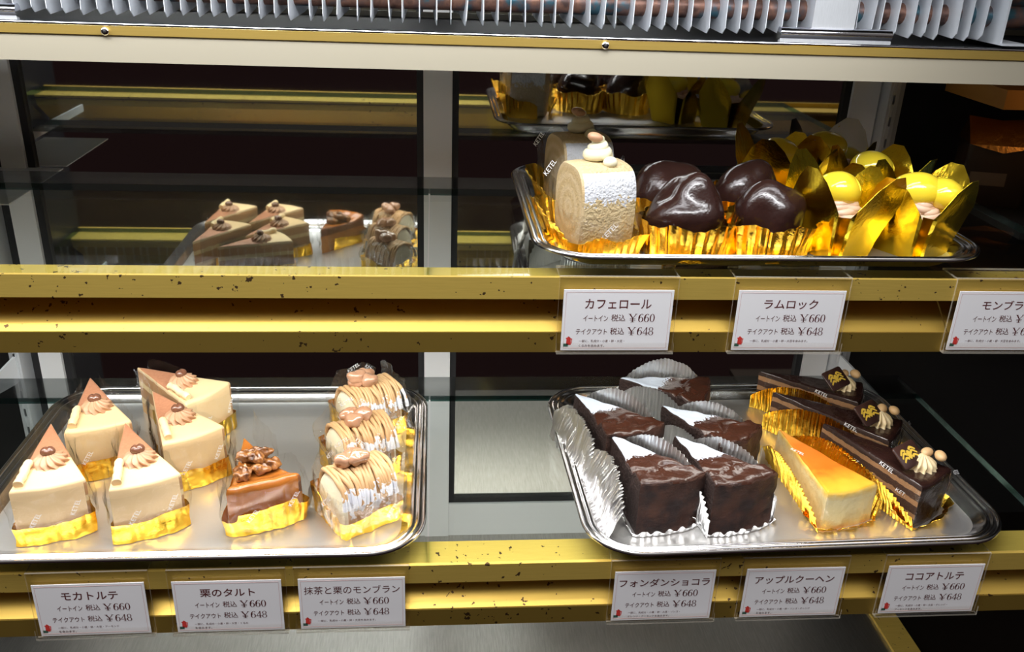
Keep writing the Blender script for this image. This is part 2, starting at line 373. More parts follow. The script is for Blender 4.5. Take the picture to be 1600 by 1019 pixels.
def rail(z, yf, lab1, lab2):
    # flange under the glass and front face
    zt = z-.0078
    p = [(yf, z+.0005), (yf, z-.0195), (yf+.004, z-.0195), (yf+.004, zt-.003), (yf+.046, zt-.003), (yf+.046, zt), (yf+.0038, zt), (yf+.0038, z+.0005)]
    tag(MB().prism_x(p, -.655, .95).build('brass_rail', brass, smooth=False), lab1, 'shelf rail')
    # lamp cover: sloping face and lip
    q = [(yf+.040, z-.014), (yf+.040, z-.022), (yf+.002, z-.0511), (yf, z-.0511), (yf, z-.0701), (yf+.0025, z-.0701), (yf+.0025, z-.053), (yf+.043, z-.024), (yf+.043, z-.014)]
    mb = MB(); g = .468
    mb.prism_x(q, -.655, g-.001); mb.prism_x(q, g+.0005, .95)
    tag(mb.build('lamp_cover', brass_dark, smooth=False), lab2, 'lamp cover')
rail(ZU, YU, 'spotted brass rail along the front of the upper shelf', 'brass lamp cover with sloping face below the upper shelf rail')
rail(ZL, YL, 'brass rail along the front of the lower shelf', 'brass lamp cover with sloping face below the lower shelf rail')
# shelf brackets on the left and right standards
for xs, z, lb in ((-.557, ZL, 'white perforated bracket under the left end of the lower shelf'), (-.557, ZU, 'white perforated bracket under the left end of the upper shelf'), (.584, ZL, 'white bracket under the right end of the lower shelf')):
    t = thing('shelf_bracket', lb, 'bracket', (xs, YG-.036, z))
    mb = MB(); pr = [(0, -.010), (0, .052), (-.012, .052), (-.11, -.008), (-.30, -.0085), (-.30, -.020), (-.11, -.022), (-.01, -.045), (0, -.045)]
    pr = [(y, min(zz, -.009)) for y, zz in pr]
    mb.prism_x(pr, -.0015, .0015); mb.build('arm', bracket_m, t, smooth=False)
    if z == ZU: MB().box(.004, .092, -.130, .030, -.026, -.0246).build('seat_plate', bracket_m, t, smooth=False)

# drip pan with chrome edge, under the cooling coil
t = thing('drip_pan', 'beige drip pan with gold strip and chrome edge under the finned coil', 'drip pan', (0, .80, ZC-.0022))
MB().prism_x([(0, -.0895), (0, -.1133), (.20, -.1133), (.20, -.083), (.198, -.083), (.198, -.1113), (.004, -.1113), (.004, -.0895)], -.655, .95).build('pan', beige, t, smooth=False)
MB().box(-.65, .945, .0045, .1975, -.111, -.0885).build('pan_shade_block', black, t, smooth=False)  # black block added so the inside of the pan looks unlit
MB().prism_x([(-.0015, -.0842), (-.0015, -.0915), (.002, -.0915), (.002, -.0842)], -.655, .95).build('gold_strip', brass_plain, t, smooth=False)
MB().tube([(-.655, -.0005, -.0832), (.95, -.0005, -.0832)], .0016, 10).build('chrome_edge', chrome, t)
for xs in (-.268, .146, .581):
    sc = MB().blob((xs, -.0028, -.0885), (.0034, .0016, .0034), nu=16, nv=8).build('screw', chrome, t)
    MB().blob((xs, -.0043, -.0885), (.0013, .0005, .0013), nu=10, nv=6).build('screw_recess', black, sc)
# finned coil
t = thing('cooling_coil', 'finned evaporator coil with copper pipes along the top of the case', 'coil', (0, .88, ZC-.060))
CX0, CX1, CP = -.655, .524, .0138
for yy, zz, rr in ((-.004, -.003, .0098), (.028, .012, .0095)):
    MB().tube([(CX0+i*(.72-CX0)/40, yy, zz) for i in range(41)], rr, 14).build('copper_pipe', copper, t)
fb = MB()
prof = [(-.030, .05), (-.0315, -.018), (-.026, -.023), (.03, -.020), (.045, -.018), (.045, .05)]
fb.prism_x(prof, -.00035, .00035)
fin0 = None; i = 0; xx = CX0+.006; rnd = random.Random(3)
while xx < CX1:
    if fin0 is None: o = fin0 = fb.build('fin', fin_m, t, smooth=False)
    else: o = fin0.copy(); COL.objects.link(o); o.parent = t
    o.location = (xx, rnd.uniform(-.001, .001), rnd.uniform(-.0012, .0012)); o.rotation_euler = (0, rnd.gauss(0, .03), rnd.gauss(0, .05))
    xx += CP*rnd.uniform(.93, 1.07)
mb = MB(); mb.box(CX1+.004, CX1+.006, -.035, .05, -.024, .05).box(CX1+.004, CX1+.028, -.040, .05, -.026, -.024); mb.build('end_plate', fin_m, t, smooth=False)
for xa, xb, pa, pb, lb in ((-.52, -.352, -.50, -.40, 'chrome bar clip holding the left end of the cooling coil'), (.313, .418, .342, .382, 'chrome bar clip with aluminium strip on the right half of the coil')):
    t = thing('coil_clip', lb, 'clip', ((xa+xb)/2, .838, ZC-.0805)); c = (xa+xb)/2
    MB().box(pa-c, pb-c, .0015, .003, .004, .09).build('strip', alu, t, smooth=False)
    MB().tube([(xa-c, .003, 0), (xb-c, .003, 0)], .0058, 16).build('bar', chrome, t)
    MB().box(xa-c, xb-c, -.001, .004, -.0128, -.0045).build('bar_foot', alu, t, smooth=False)

# ---------------------------------------------------------------- trays
steel_satin = brushed('satin_steel', (.86, .85, .83), .34, (3, 12, 3), .1, False, (.80, .79, .77), .87)
def tray(cx, cy_, z, hw, hd, rot, label):
    spec = [(.0342, .0008), (.0345, .0036), (.030, .0042), (.024, .0075), (.0165, .0135), (.0145, .0158), (.0125, .0165), (.0112, .0156), (.0098, .0157), (.0085, .0174), (.0068, .0180), (.0055, .0170), (.0042, .0168), (.003, .0182), (.0013, .0186), (.0, .0175), (.0, .0158), (.0012, .0150), (.004, .0150), (.0125, .0140), (.0160, .0115), (.0240, .0045), (.030, .0004)]
    loops = []
    def lp(inset, zz): return [(px, py, zz) for px, py in rrect(hw-inset, hd-inset, max(.055-inset, .012))]
    mb = MB(); L = [lp(i, zz) for i, zz in spec[2:]]
    n = len(L[0])
    inner = [[(px*f, py*f, .0040) for px, py in rrect(hw-.034, hd-.034, .021)] for f in (.05, .5, 1)]
    outer = [[(px*f, py*f, .0004) for px, py in rrect(hw-.034, hd-.034, .021)] for f in (1, .5, .05)]
    mb.loft(inner + L + outer, mi=lambda i, j: 1 if j < 4 else 0)
    o = mb.build('serving_tray', [steel, steel_satin], ang=50); o.location = (cx, cy_, z); o.rotation_euler.z = rot
    return tag(o, label, 'tray', 'stainless steel trays')
tray(-.222, .832, ZL, .215, .164, 0, 'stainless tray on the left of the lower shelf, holding coffee cream slices')
tray(.350, .830, ZL, .212, .166, math.radians(1.5), 'stainless tray on the right of the lower shelf, holding chocolate slices')
tray(.297, .890, ZU, .210, .166, 0, 'stainless tray on the upper shelf, holding rolls and gold foil cakes')
TZL, TZU = ZL+.0041, ZU+.0041

# ---------------------------------------------------------------- cake helpers (local: chord of the wide end at the origin, tip at +y)
def wedge(Lc, wd, ns=26, na=24, cut=.0022):
    ha = math.atan(wd/2/Lc); R = math.hypot(Lc, wd/2); pts = []
    for i in range(ns): pts.append((-(wd/2)*(i+cut*20)/ (ns-1+cut*20), Lc - Lc*(i+cut*20)/(ns-1+cut*20)))
    for i in range(1, na):
        a = -ha + 2*ha*i/na; pts.append((R*math.sin(a), Lc-R*math.cos(a)))
    for i in range(ns): pts.append(((wd/2)*(ns-1-i+cut*20)/(ns-1+cut*20), Lc*i/(ns-1+cut*20)))
    return pts            # tip-left .. left corner .. arc .. right corner .. tip-right ; counter-clockwise
def scale_pts(pts, ins):
    cx = sum(p[0] for p in pts)/len(pts); cy_ = sum(p[1] for p in pts)/len(pts)
    out = []
    for x, y in pts:
        d = math.hypot(x-cx, y-cy_); f = max(0, 1-ins/d); out.append((cx+(x-cx)*f, cy_+(y-cy_)*f))
    return out
def wedge_body(Lc, wd, H, amp=.0006, freq=60, seed=0, bevel=.003, nz=7, zfun=None, top_amp=None, ns=26, na=24):
    P = wedge(Lc, wd, ns, na); so = Vector((seed*5.1, seed*9.7, seed*2.3)); loops = []
    hs = [(0, H*i/nz) for i in range(nz)] + [(0, H-bevel), (bevel*.3, H-bevel*.3), (bevel, H)]
    ta = top_amp if top_amp is not None else amp
    for ins, z in hs:
        l = []
        for (x, y) in scale_pts(P, ins):
            nv = noise.noise(Vector((x, y, z))*freq+so)
            d = Vector((x, y-Lc*.35, 0)).normalized()
            zz = z + (zfun(x, y)*(z/H) if zfun else 0)
            l.append((x+d.x*nv*amp, y+d.y*nv*amp, zz + (ta*noise.noise(Vector((x, y, 9))*freq+so) if z > H*.9 else 0)))
        loops.append(l)
    cx = sum(p[0] for p in P)/len(P); cy_ = sum(p[1] for p in P)/len(P); Pb = scale_pts(P, bevel)
    for f in (.88, .76, .64, .52, .40, .28, .16, .05):
        l = []
        for x, y in Pb:
            xx, yy = cx+(x-cx)*f, cy_+(y-cy_)*f
            l.append((xx, yy, H + (zfun(xx, yy) if zfun else 0) + ta*noise.noise(Vector((xx, yy, 9))*freq+so)))
        loops.append(l)
    nb = len(hs)
    def mi(i, j):
        if j < 0 or j >= nb-2: return 0
        return 1 if (i < ns-1 or i >= ns+na-2) else 0 if True else 0
    return MB().loft(loops, mi=mi)
def resamp(pts, n):
    d = [0]
    for a, b in zip(pts, pts[1:]): d.append(d[-1]+math.hypot(b[0]-a[0], b[1]-a[1]))
    out = []; j = 0
    for i in range(n):
        s_ = d[-1]*i/(n-1)
        while j < len(d)-2 and d[j+1] < s_: j += 1
        f = (s_-d[j])/max(d[j+1]-d[j], 1e-9); out.append((pts[j][0]+(pts[j+1][0]-pts[j][0])*f, pts[j][1]+(pts[j+1][1]-pts[j][1])*f))
    return out
def band(path, hfun, z0=.0005, d=.003, n=70, nv=9, crumple=.0012, freq=70, seed=0, pleat=0, npl=30, flare=0., mats=None):
    """foil or film standing along a 2D path; hfun(s) gives its height"""
    Q = resamp(path, n); g = []; so = Vector((seed*3.3, seed*1.9, seed*4.7))
    t = []
    for i in range(n):
        a, b = Q[max(i-1, 0)], Q[min(i+1, n-1)]; v = Vector((b[0]-a[0], b[1]-a[1])).normalized(); t.append((v.y, -v.x))
    for i in range(n):
        s_ = i/(n-1); h = hfun(s_); row = []
        for j in range(nv):
            v = j/(nv-1); z = z0 + (h-z0)*v
            o = d + flare*(v**1.3)*h + crumple*noise.noise(Vector((Q[i][0], Q[i][1], z))*freq+so) + crumple*1.1*abs(noise.noise(Vector((Q[i][0], Q[i][1], z*.18))*freq*2.6+so)) + pleat*math.sin(2*PI*npl*s_)*(.35+.65*v)
            row.append((Q[i][0]+t[i][0]*o, Q[i][1]+t[i][1]*o, z + (crumple*.8*noise.noise(Vector((s_*9, v*3, seed))) if v == 1 else 0)))
        g.append(row)
    return g
def rosette(c, R, H, lobes=11, twist=5.0, n=110, nz=26):
    loops = []
    for j in range(nz+1):
        v = j/nz; r = R*(1-v**1.5)**.62 * (1-.06*math.sin(v*3*PI)) + .0004; z = H*v
        loops.append([(c[0]+r*(1+.13*math.cos(lobes*(2*PI*i/n)+twist*v*3))*math.cos(2*PI*i/n+.5*v), c[1]+r*(1+.13*math.cos(lobes*(2*PI*i/n)+twist*v*3))*math.sin(2*PI*i/n+.5*v), c[2]+z) for i in range(n)])
    return MB().loft(loops)
def text_mesh(body, mat, parent, name, width=None, height=None, center=(0, 0, 0), rot=None, depth=.00012, bold=.008, anchor='c'):
    cu = bpy.data.curves.new('txt', 'FONT'); cu.body = body; cu.size = 1; cu.offset = bold
    to = bpy.data.objects.new('txt', cu); COL.objects.link(to)
    me = bpy.data.meshes.new_from_object(to.evaluated_get(bpy.context.evaluated_depsgraph_get()))
    bpy.data.objects.remove(to); bpy.data.curves.remove(cu)
    xs = [v.co.x for v in me.vertices]; ys = [v.co.y for v in me.vertices]
    x0, x1, y0, y1 = min(xs), max(xs), min(ys), max(ys)
    sx = width/(x1-x0) if width else None; sy_ = height/(y1-y0) if height else None
    sx = sx or sy_; sy_ = sy_ or sx
    ax = {'c': (x0+x1)/2, 'l': x0, 'r': x1}[anchor]
    M = rot or Matrix.Identity(3)
    for v in me.vertices: v.co = Vector(center) + M @ Vector(((v.co.x-ax)*sx, (v.co.y-(y0+y1)/2)*sy_, 0))
    me.materials.clear(); me.materials.append(mat); me.name = name
    o = bpy.data.objects.new(name, me); COL.objects.link(o); o.parent = parent
    return o
def film_print(parent, places, word='KETEL'):
    for (x, y, z, az, el, tilt, hgt) in places:   # azimuth of facing direction, elevation, in-plane turn
        nrm = Vector((math.sin(az)*math.cos(el), -math.cos(az)*math.cos(el), math.sin(el)))
        u = Vector((math.cos(az), math.sin(az), 0)); v = nrm.cross(u)
        u2 = u*math.cos(tilt)+v*math.sin(tilt); v2 = -u*math.sin(tilt)+v*math.cos(tilt)
        text_mesh(word, print_w, parent, 'film_print', height=hgt, center=(x, y, z), rot=Matrix((u2, v2, nrm)).transposed(), bold=.0)

# ---------------------------------------------------------------- coffee cream torte slices
def coffee_torte(x, y, deg, label, seed, Lc=.120, wd=.063, H=.058):
    t = thing('coffee_torte_slice', label, 'cake slice', (x, y, TZL), math.radians(deg), 'coffee cream torte slices')
    t_b = wedge_body(Lc, wd, H, .0007, 45, seed, .0028)
    t_b.build('cake', [cream_m, sponge_cut], t, ang=55, fix=False)
    ro = rosette((.002, .040, H-.001), .0152, .0120, 11); rs = ro.build('cream_rosette', mocha_cream, t)
    MB().blob((.001, .041, H+.0116), (.0068, .0056, .0048), seed, .08, 90, fn=lambda p, d: Vector((p.x, p.y, p.z-(.0012*math.exp(-(p.x/.0012)**2) if d.z > 0 else 0)))).build('chocolate_bean', bean_m, rs)
    a = Vector((-.0235, .004, H+.0032)); b = Vector((-.0160, .040, H+.0040))
    MB().tube([a+(b-a)*i/10 + Vector((0, 0, .0008*math.sin(i*1.1))) for i in range(11)], [.0040+.0005*math.sin(i*2.1+seed) for i in range(11)], 12).build('white_chocolate_stick', white_choc, t)
    P = wedge(Lc, wd); ring = P[8:] [:len(P)-16]
    MB().grid(band(ring, lambda s: .0215+.004*math.sin(s*9+seed)*.5+.010*abs(s-.5)*0, .0006, .0030, 150, 8, .0021, 65, seed)).build('gold_foil', gold, t, ang=30)
    fr = P[2:-2]
    fo = MB().grid(band(fr, lambda s: H*(.93+.05*math.sin(s*23+seed)) + (.010 if abs(s-.5) > .30 else 0), .020, .0056, 120, 10, .0034, 60, seed+20), .00015).build('clear_film', film, t, ang=60)
    film_print(fo, [(-.014, -.0105, .030, -.12, 0, 1.0, .0042), (.020, -.0100, .036, .12, 0, 1.1, .0042)])
    return t
coffee_torte(-.3475, .7195, 19, 'coffee cream torte slice at the front left corner of the left tray', 1)
coffee_torte(-.2630, .7235, 25, 'coffee cream torte slice in the front row, right beside the walnut tart', 2)
coffee_torte(-.3380, .8250, 22, 'coffee cream torte slice in the second row, behind the front left corner slice', 3, .118)
coffee_torte(-.2395, .8065, 35, 'coffee cream torte slice in the second row, straight behind the walnut tart', 4, .117)
coffee_torte(-.2450, .8960, 56, 'coffee cream torte slice at the very back of the left tray, turned sideways', 5, .113)

# ---------------------------------------------------------------- walnut tart
def walnut_tart():
    Lc, wd, H = .096, .070, .042
    t = thing('walnut_tart_slice', 'chestnut tart slice with glazed walnuts in gold foil on the left tray', 'tart slice', (-.1585, .7330, TZL), math.radians(22))
    zf = lambda x, y: .010*math.exp(-((y+.004)/.016)**2) + .004*math.exp(-((y-Lc)/.03)**2)
    wedge_body(Lc, wd, H, .0012, 70, 3, .005, zfun=zf, top_amp=.0014).build('tart', [tart_top, tart_crust], t, ang=55, fix=False)
    rnd = random.Random(5)
    for i, (wx, wy) in enumerate([(-.013, .030), (.002, .026), (.014, .032), (-.008, .043), (.008, .044), (-.001, .055), (-.016, .022), (.001, .036)]):
        a = rnd.uniform(0, PI)
        MB().blob((wx, wy, H+.006+(.007 if i in (3, 4, 7) else 0)), (.0095, .0072, .0060), i+1, .45, 190, 26, 16, rot=Matrix.Rotation(a, 3, 'Z') @ Matrix.Rotation(rnd.uniform(-.4, .4), 3, 'X'),
                  fn=lambda p, d: Vector((p.x, p.y, p.z*(1-.35*math.exp(-(p.y/.0014)**2))))).build('walnut', walnut_m, t, ang=60)
    P = wedge(Lc, wd)
    MB().grid(band(P[6:-6], lambda s: .0205+.003*math.sin(s*14)+.006*(abs(s-.5) < .12), .0006, .0036, 110, 8, .0022, 60, 8, flare=.10)).build('gold_foil', gold, t, ang=30)
    fo = MB().grid(band(P[2:-2], lambda s: .052+.006*math.sin(s*20)+.022*(abs(s-.5) > .33), .006, .0058, 120, 10, .0045, 60, 31), .00015).build('clear_film', film, t, ang=60)
    film_print(fo, [(.024, -.012, .032, .15, 0, 1.0, .0042), (-.015, -.013, .024, -.15, 0, .9, .0040)])
walnut_tart()

# ---------------------------------------------------------------- chestnut cream logs (mont blanc)
def log_profile(wd, H, n=28):
    out = []
    for i in range(n+1):
        a = PI*i/n; c, s_ = math.cos(a), math.sin(a)
        out.append((-wd/2*math.copysign(abs(c)**.75, c), H*(.30+.70*s_**.8) if s_ > 1e-6 else H*.30))
    return [(-wd/2*.97, 0)] + out + [(wd/2*.97, 0)]
def chestnut_log(x, y, deg, label, seed):
    t = thing('chestnut_log_cake', label, 'cake', (x, y, TZL), math.radians(deg), 'chestnut cream log cakes')
    hl, wd, H = .0285, .053, .053; rnd = random.Random(seed)
    pr = log_profile(wd, H)
    MB().loft([[(xx, py*f, pz*f) for py, pz in pr] for xx, f in ((-hl, .94), (-hl+.003, 1), (hl-.003, 1), (hl, .94))], mi=lambda i, j: 1 if j == 1 else 0).build('cream_log', [cream_end, strand_m], t, ang=60)
    mb = MB(); xx = -hl+.001
    while xx < hl+.002:
        ph = rnd.uniform(0, 6); sl = rnd.uniform(-.006, .006); q = []
        for i, (py, pz) in enumerate(pr[3:-2]):
            s_ = i/(len(pr)-6)
            q.append((xx + sl*(s_-.5) + .0012*math.sin(s_*7+ph), py*1.05, pz*1.045+.0012+.0006*math.sin(s_*11+ph)))
        if rnd.random() < .3: q = q[:-rnd.randint(2, 6)]
        mb.tube(q, [.0021+.0004*math.sin(j*.9+ph) for j in range(len(q))], 7); xx += .0029*rnd.uniform(.85, 1.15)
    mb.build('chestnut_cream_strands', strand_m, t, ang=70)
    nb = MB()
    for j in range(3 if seed == 1 else 4):
        a = j*2.1+seed; nb.blob((-.003+.008*math.cos(a), .004+.007*math.sin(a), H+.0085+.002*j*(seed % 2)), (.0105, .0085, .0075), seed*3+j, .35, 130, 24, 14)
    nb.build('candied_chestnut', chestnut, t, ang=70)
    hx, hy = hl+.004, wd/2+.004
    path = [(hx, hy), (-hx, hy), (-hx, -hy), (hx, -hy), (hx, hy*.9)]
    def hf(s): return .017 + .016*math.exp(-((s-.25)/.17)**2) + .006*math.exp(-((s-.72)/.1)**2) + .012*(s > .85)
    MB().grid(band(resamp(path, 50), hf, .0006, .0005, 130, 8, .0018, 55, seed, flare=.06)).build('gold_foil', gold, t, ang=30)
    p2 = [(hx, hy), (-hx, hy), (-hx, -hy), (hx, -hy), (hx, hy*.9)]
    fo = MB().grid(band(resamp(p2, 50), lambda s: .050+.018*math.exp(-((s-.12)/.1)**2)+.016*math.exp(-((s-.95)/.1)**2)-.012*math.exp(-((s-.6)/.16)**2)+.003*math.sin(s*40), .008, .0028, 150, 12, .0055, 60, seed+40), .00015).build('clear_film', film_loose, t, ang=60)
    film_print(fo, [(-hx-.006, -.008, .034, -1.4, .1, .9, .0042), (.016, -hy-.007, .020, 0, 0, .9, .0042), (.004, hy+.006, .062, 0, .1, .3, .0042), (.024, hy+.004, .055, 0.2, .1, -.9, .0042)])
chestnut_log(-.0735, .7500, 34, 'chestnut cream log cake at the front of its row of three', 1)
chestnut_log(-.0770, .8330, 32, 'chestnut cream log cake in the middle of its row of three', 2)
chestnut_log(-.0740, .9160, 36, 'chestnut cream log cake at the back of its row, under a peaked film', 3)

# ---------------------------------------------------------------- pleated foil fans beside wedge slices
def fan(parent, name, mat, A, B, H, lean=.1, npl=24, seed=0, d=.004, lo=.12, pw=.55, amp=.0011, crumple=.0014):
    path = resamp([A, B], 20)
    def hf(s): return max(.004, H*math.sin(PI*(lo*.5+(1-lo)*s))**pw)
    g = band(path, hf, .0004, d, 190, 14, crumple, 60, seed, amp, npl, lean)
    return MB().grid(g, .0003).build(name, mat, parent, ang=25)

def fondant(x, y, deg, label, seed, left=(.030, .5), right=(.066, .10), Lc=.098, wd=.072, H=.059, skew=.22):
    t = thing('chocolate_fondant_slice', label, 'cake slice', (x, y, TZL), math.radians(deg), 'chocolate fondant slices')
    crack = lambda px, py: .0022*math.exp(-((py-.016-.004*math.sin(px*180))/.0035)**2) - .0035*math.exp(-((py-.022-.004*math.sin(px*180))/.0035)**2) - .004*max(0, (py-.02)/.08)
    mb = wedge_body(Lc, wd, H, .0024, 75, seed, .0045, nz=18, zfun=crack, top_amp=.0022, ns=34, na=40)
    # sides rough crumb, arc end smoother baked skin
    ob = mb.build('cake', [fond_top, choc_cut, fond_side], t, ang=55, fix=False)
    for p in ob.data.polygons:
        if p.material_index == 0 and p.normal.z < .45: p.material_index = 2
    for v in ob.data.vertices: v.co.x -= skew*v.co.y
    P = [(px-skew*py, py) for px, py in wedge(Lc, wd)]; L_, R_ = P[25], P[48]; tx_ = -skew*Lc
    fan(t, 'silver_foil_cup', silver, (tx_, Lc+.004), (L_[0], L_[1]-.006), left[0], left[1], 34 if len(left) > 2 else 26, seed, *left[2:])
    fan(t, 'silver_foil_cup', silver, (R_[0], R_[1]-.004), (tx_, Lc+.004), right[0], right[1], 26, seed+5)
    MB().grid(band(P[20:-20], lambda s: .007+.003*math.sin(s*60), .0005, .003, 90, 4, .0012, 70, seed, .0011, 18, .5)).build('silver_foil_cup', silver, t, ang=25)
fondant(.2290, .7170, 15, 'chocolate fondant slice at the front left, beside the crumpled silver foil', 1, (.052, -.40, .030, .05, .22, .0017, .0045), (.070, .06))
fondant(.3000, .7160, 17, 'chocolate fondant slice in the front row, right one, beside the apple cake', 2, (.048, .02), (.066, .10))
fondant(.2120, .8120, 20, 'chocolate fondant slice in the second row, at the left tray edge', 3, (.053, -.28, .024, .05, .22, .0017, .0040), (.074, .05))
fondant(.3210, .7960, 36, 'chocolate fondant slice in the second row, nearest the layered cocoa slices', 4, (.050, .02), (.068, .08), skew=.15)
fondant(.3070, .8960, 62, 'chocolate fondant slice at the back, half hidden by its tall silver foil', 5, (.062, .06), (.078, .05), skew=.1)

# ---------------------------------------------------------------- apple cake
def apple_cake():
    Lc, wd, H = .122, .060, .043
    t = thing('apple_cake_slice', 'apple cake slice with orange yellow glaze in gold foil', 'cake slice', (.4095, .7180, TZL), math.radians(16))
    ob = wedge_body(Lc, wd, H, .0009, 60, 2, .004, top_amp=.0008).build('cake', [apple_top, apple_side, apple_side], t, ang=55, fix=False)
    for p in ob.data.polygons:
        if p.material_index == 0 and p.normal.z < .45: p.material_index = 2
    P = wedge(Lc, wd); L_, R_ = P[25], P[48]
    fan(t, 'gold_foil_cup', gold, (0, Lc+.006), (L_[0]-.002, L_[1]-.004), .040, .30, 30, 11, .004)
    fan(t, 'gold_foil_cup', gold, (R_[0]+.002, R_[1]-.004), (0, Lc+.006), .050, .22, 30, 12, .004)
    MB().grid(band(P[20:-20], lambda s: .006+.003*math.sin(s*30), .0005, .003, 90, 4, .0015, 70, 4, .0009, 14, .9)).build('gold_foil_cup', gold, t, ang=25)
    fo = MB().grid(band(P[4:-4], lambda s: H*.95+.003*math.sin(s*30), .004, .0022, 110, 8, .002, 60, 51), .00015).build('clear_film', film, t, ang=60)
    film_print(fo, [(-.012, .072, H+.0015, 0, PI/2, -1.2, .0040)])
apple_cake()

# ---------------------------------------------------------------- layered cocoa slices
def emblem(parent, M, o):
    """gilt crest: a shield with two scrolled wings, as printed on the chocolate plates"""
    mb = MB(); c = lambda u, v: Vector(o) + M @ Vector((u*1.3, v*1.45, .0011))
    def ribbon(pts, wds):
        L = []; Rr = []
        for i, (u, v) in enumerate(pts):
            a = pts[max(i-1, 0)]; b = pts[min(i+1, len(pts)-1)]; tx, ty = b[0]-a[0], b[1]-a[1]; q = math.hypot(tx, ty) or 1
            L.append(c(u-ty/q*wds[i], v+tx/q*wds[i])); Rr.append(c(u+ty/q*wds[i], v-tx/q*wds[i]))
        n = len(pts); mb.add(L+Rr, [(i, i+1, n+i+1, n+i) for i in range(n-1)])
    sh = [c(.0022*math.cos(a)*(1 if math.sin(a) > 0 else 1-.3*abs(math.sin(a))), .0034*math.sin(a)) for a in [2*PI*i/20 for i in range(20)]]
    mb.add(sh, [tuple(range(20))])
    for s_ in (-1, 1):
        for b0, amp in ((.0030, .0014), (.0004, .0016), (-.0026, .0013)):
            n = 12; ribbon([(s_*(.002+.0062*i/n), b0+amp*math.sin(i/n*4.2)) for i in range(n+1)], [.0008*(1-.5*i/n)+.0002 for i in range(n+1)])
    mb.build('gilt_crest', gold_print, parent, smooth=False, fix=False)
def cocoa_torte(x, y, deg, label, seed, Lc=.132, wd=.058, H=.049, plate=True, lf=(.040, .3)):
    t = thing('cocoa_torte_slice', label, 'cake slice', (x, y, TZL), math.radians(deg), 'layered cocoa torte slices')
    ob = wedge_body(Lc, wd, H, .0012, 70, seed, .003, nz=10, top_amp=.0007).build('cake', [choc_gloss, cocoa_cut], t, ang=50, fix=False)
    ro = rosette((.006, .022, H-.001), .0150, .015, 13, 1.0); rs = ro.build('cream_rosette', whip_beige, t)
    nb = MB()
    for j in range(2): nb.blob((.014+.005*j, .016-.012*j+.006, H+.013), (.0075, .0052, .0046), seed+j, .15, 100, 16, 10, rot=Matrix.Rotation(.8*j, 3, 'Z'))
    nb.build('almond', nut_m, rs)
    a = math.radians(-deg+18); M = Matrix.Rotation(a, 3, 'Z') @ Matrix.Rotation(math.radians(38), 3, 'X') @ Matrix.Rotation(.2, 3, 'Z')
    o = Vector((-.007, .030, H+.0135)); pp = rrect(.0152, .0125, .003, 5, 2)
    pl = MB().loft([[o + M @ Vector((u*f, v*f, zz)) for u, v in pp] for f, zz in ((.97, -.001), (1, -.0005), (1, .0005), (.97, .001))]).build('chocolate_plate', choc_plate, t, ang=50)
    emblem(pl, M, o)
    P = wedge(Lc, wd); L_ = P[25]; R_ = P[48]
    fan(t, 'gold_foil_cup', gold, (0, Lc+.004), (L_[0], L_[1]-.004), lf[0], lf[1], 34, seed+60, .004, .12, .6)
    MB().grid(band(P[21:-18], lambda s: .010+.006*math.sin(s*17+seed), .0005, .003, 90, 5, .002, 70, seed, .0008, 12, .7)).build('gold_foil_cup', gold, t, ang=25)
    fo = MB().grid(band(P[2:-2], lambda s: H*1.02+.004*math.sin(s*26+seed), .003, .0024, 130, 9, .0026, 60, seed+80), .00015).build('clear_film', film, t, ang=60)
    film_print(fo, [(-.022, .042, .047, -1.35, .3, -.35, .0040), (-.012, .075, .030, -1.35, .1, -.3, .0040), (.020, -.008, .052, .3, .6, -.4, .0040), (-.026, .018, .030, -1.35, .1, -.3, .0040)])
whip_beige = simple('coffee_whip', (.78, .62, .36), .45, sss=.15)
cocoa_torte(.4990, .7260, 34, 'layered cocoa torte slice at the front, nearest the right tray corner', 1, lf=(.048, .42))
cocoa_torte(.5010, .8180, 50, 'layered cocoa torte slice in the middle of the three', 2, .140, lf=(.050, .06))
cocoa_torte(.5000, .9060, 62, 'layered cocoa torte slice at the back of the right tray', 3, .118, lf=(.046, .08))

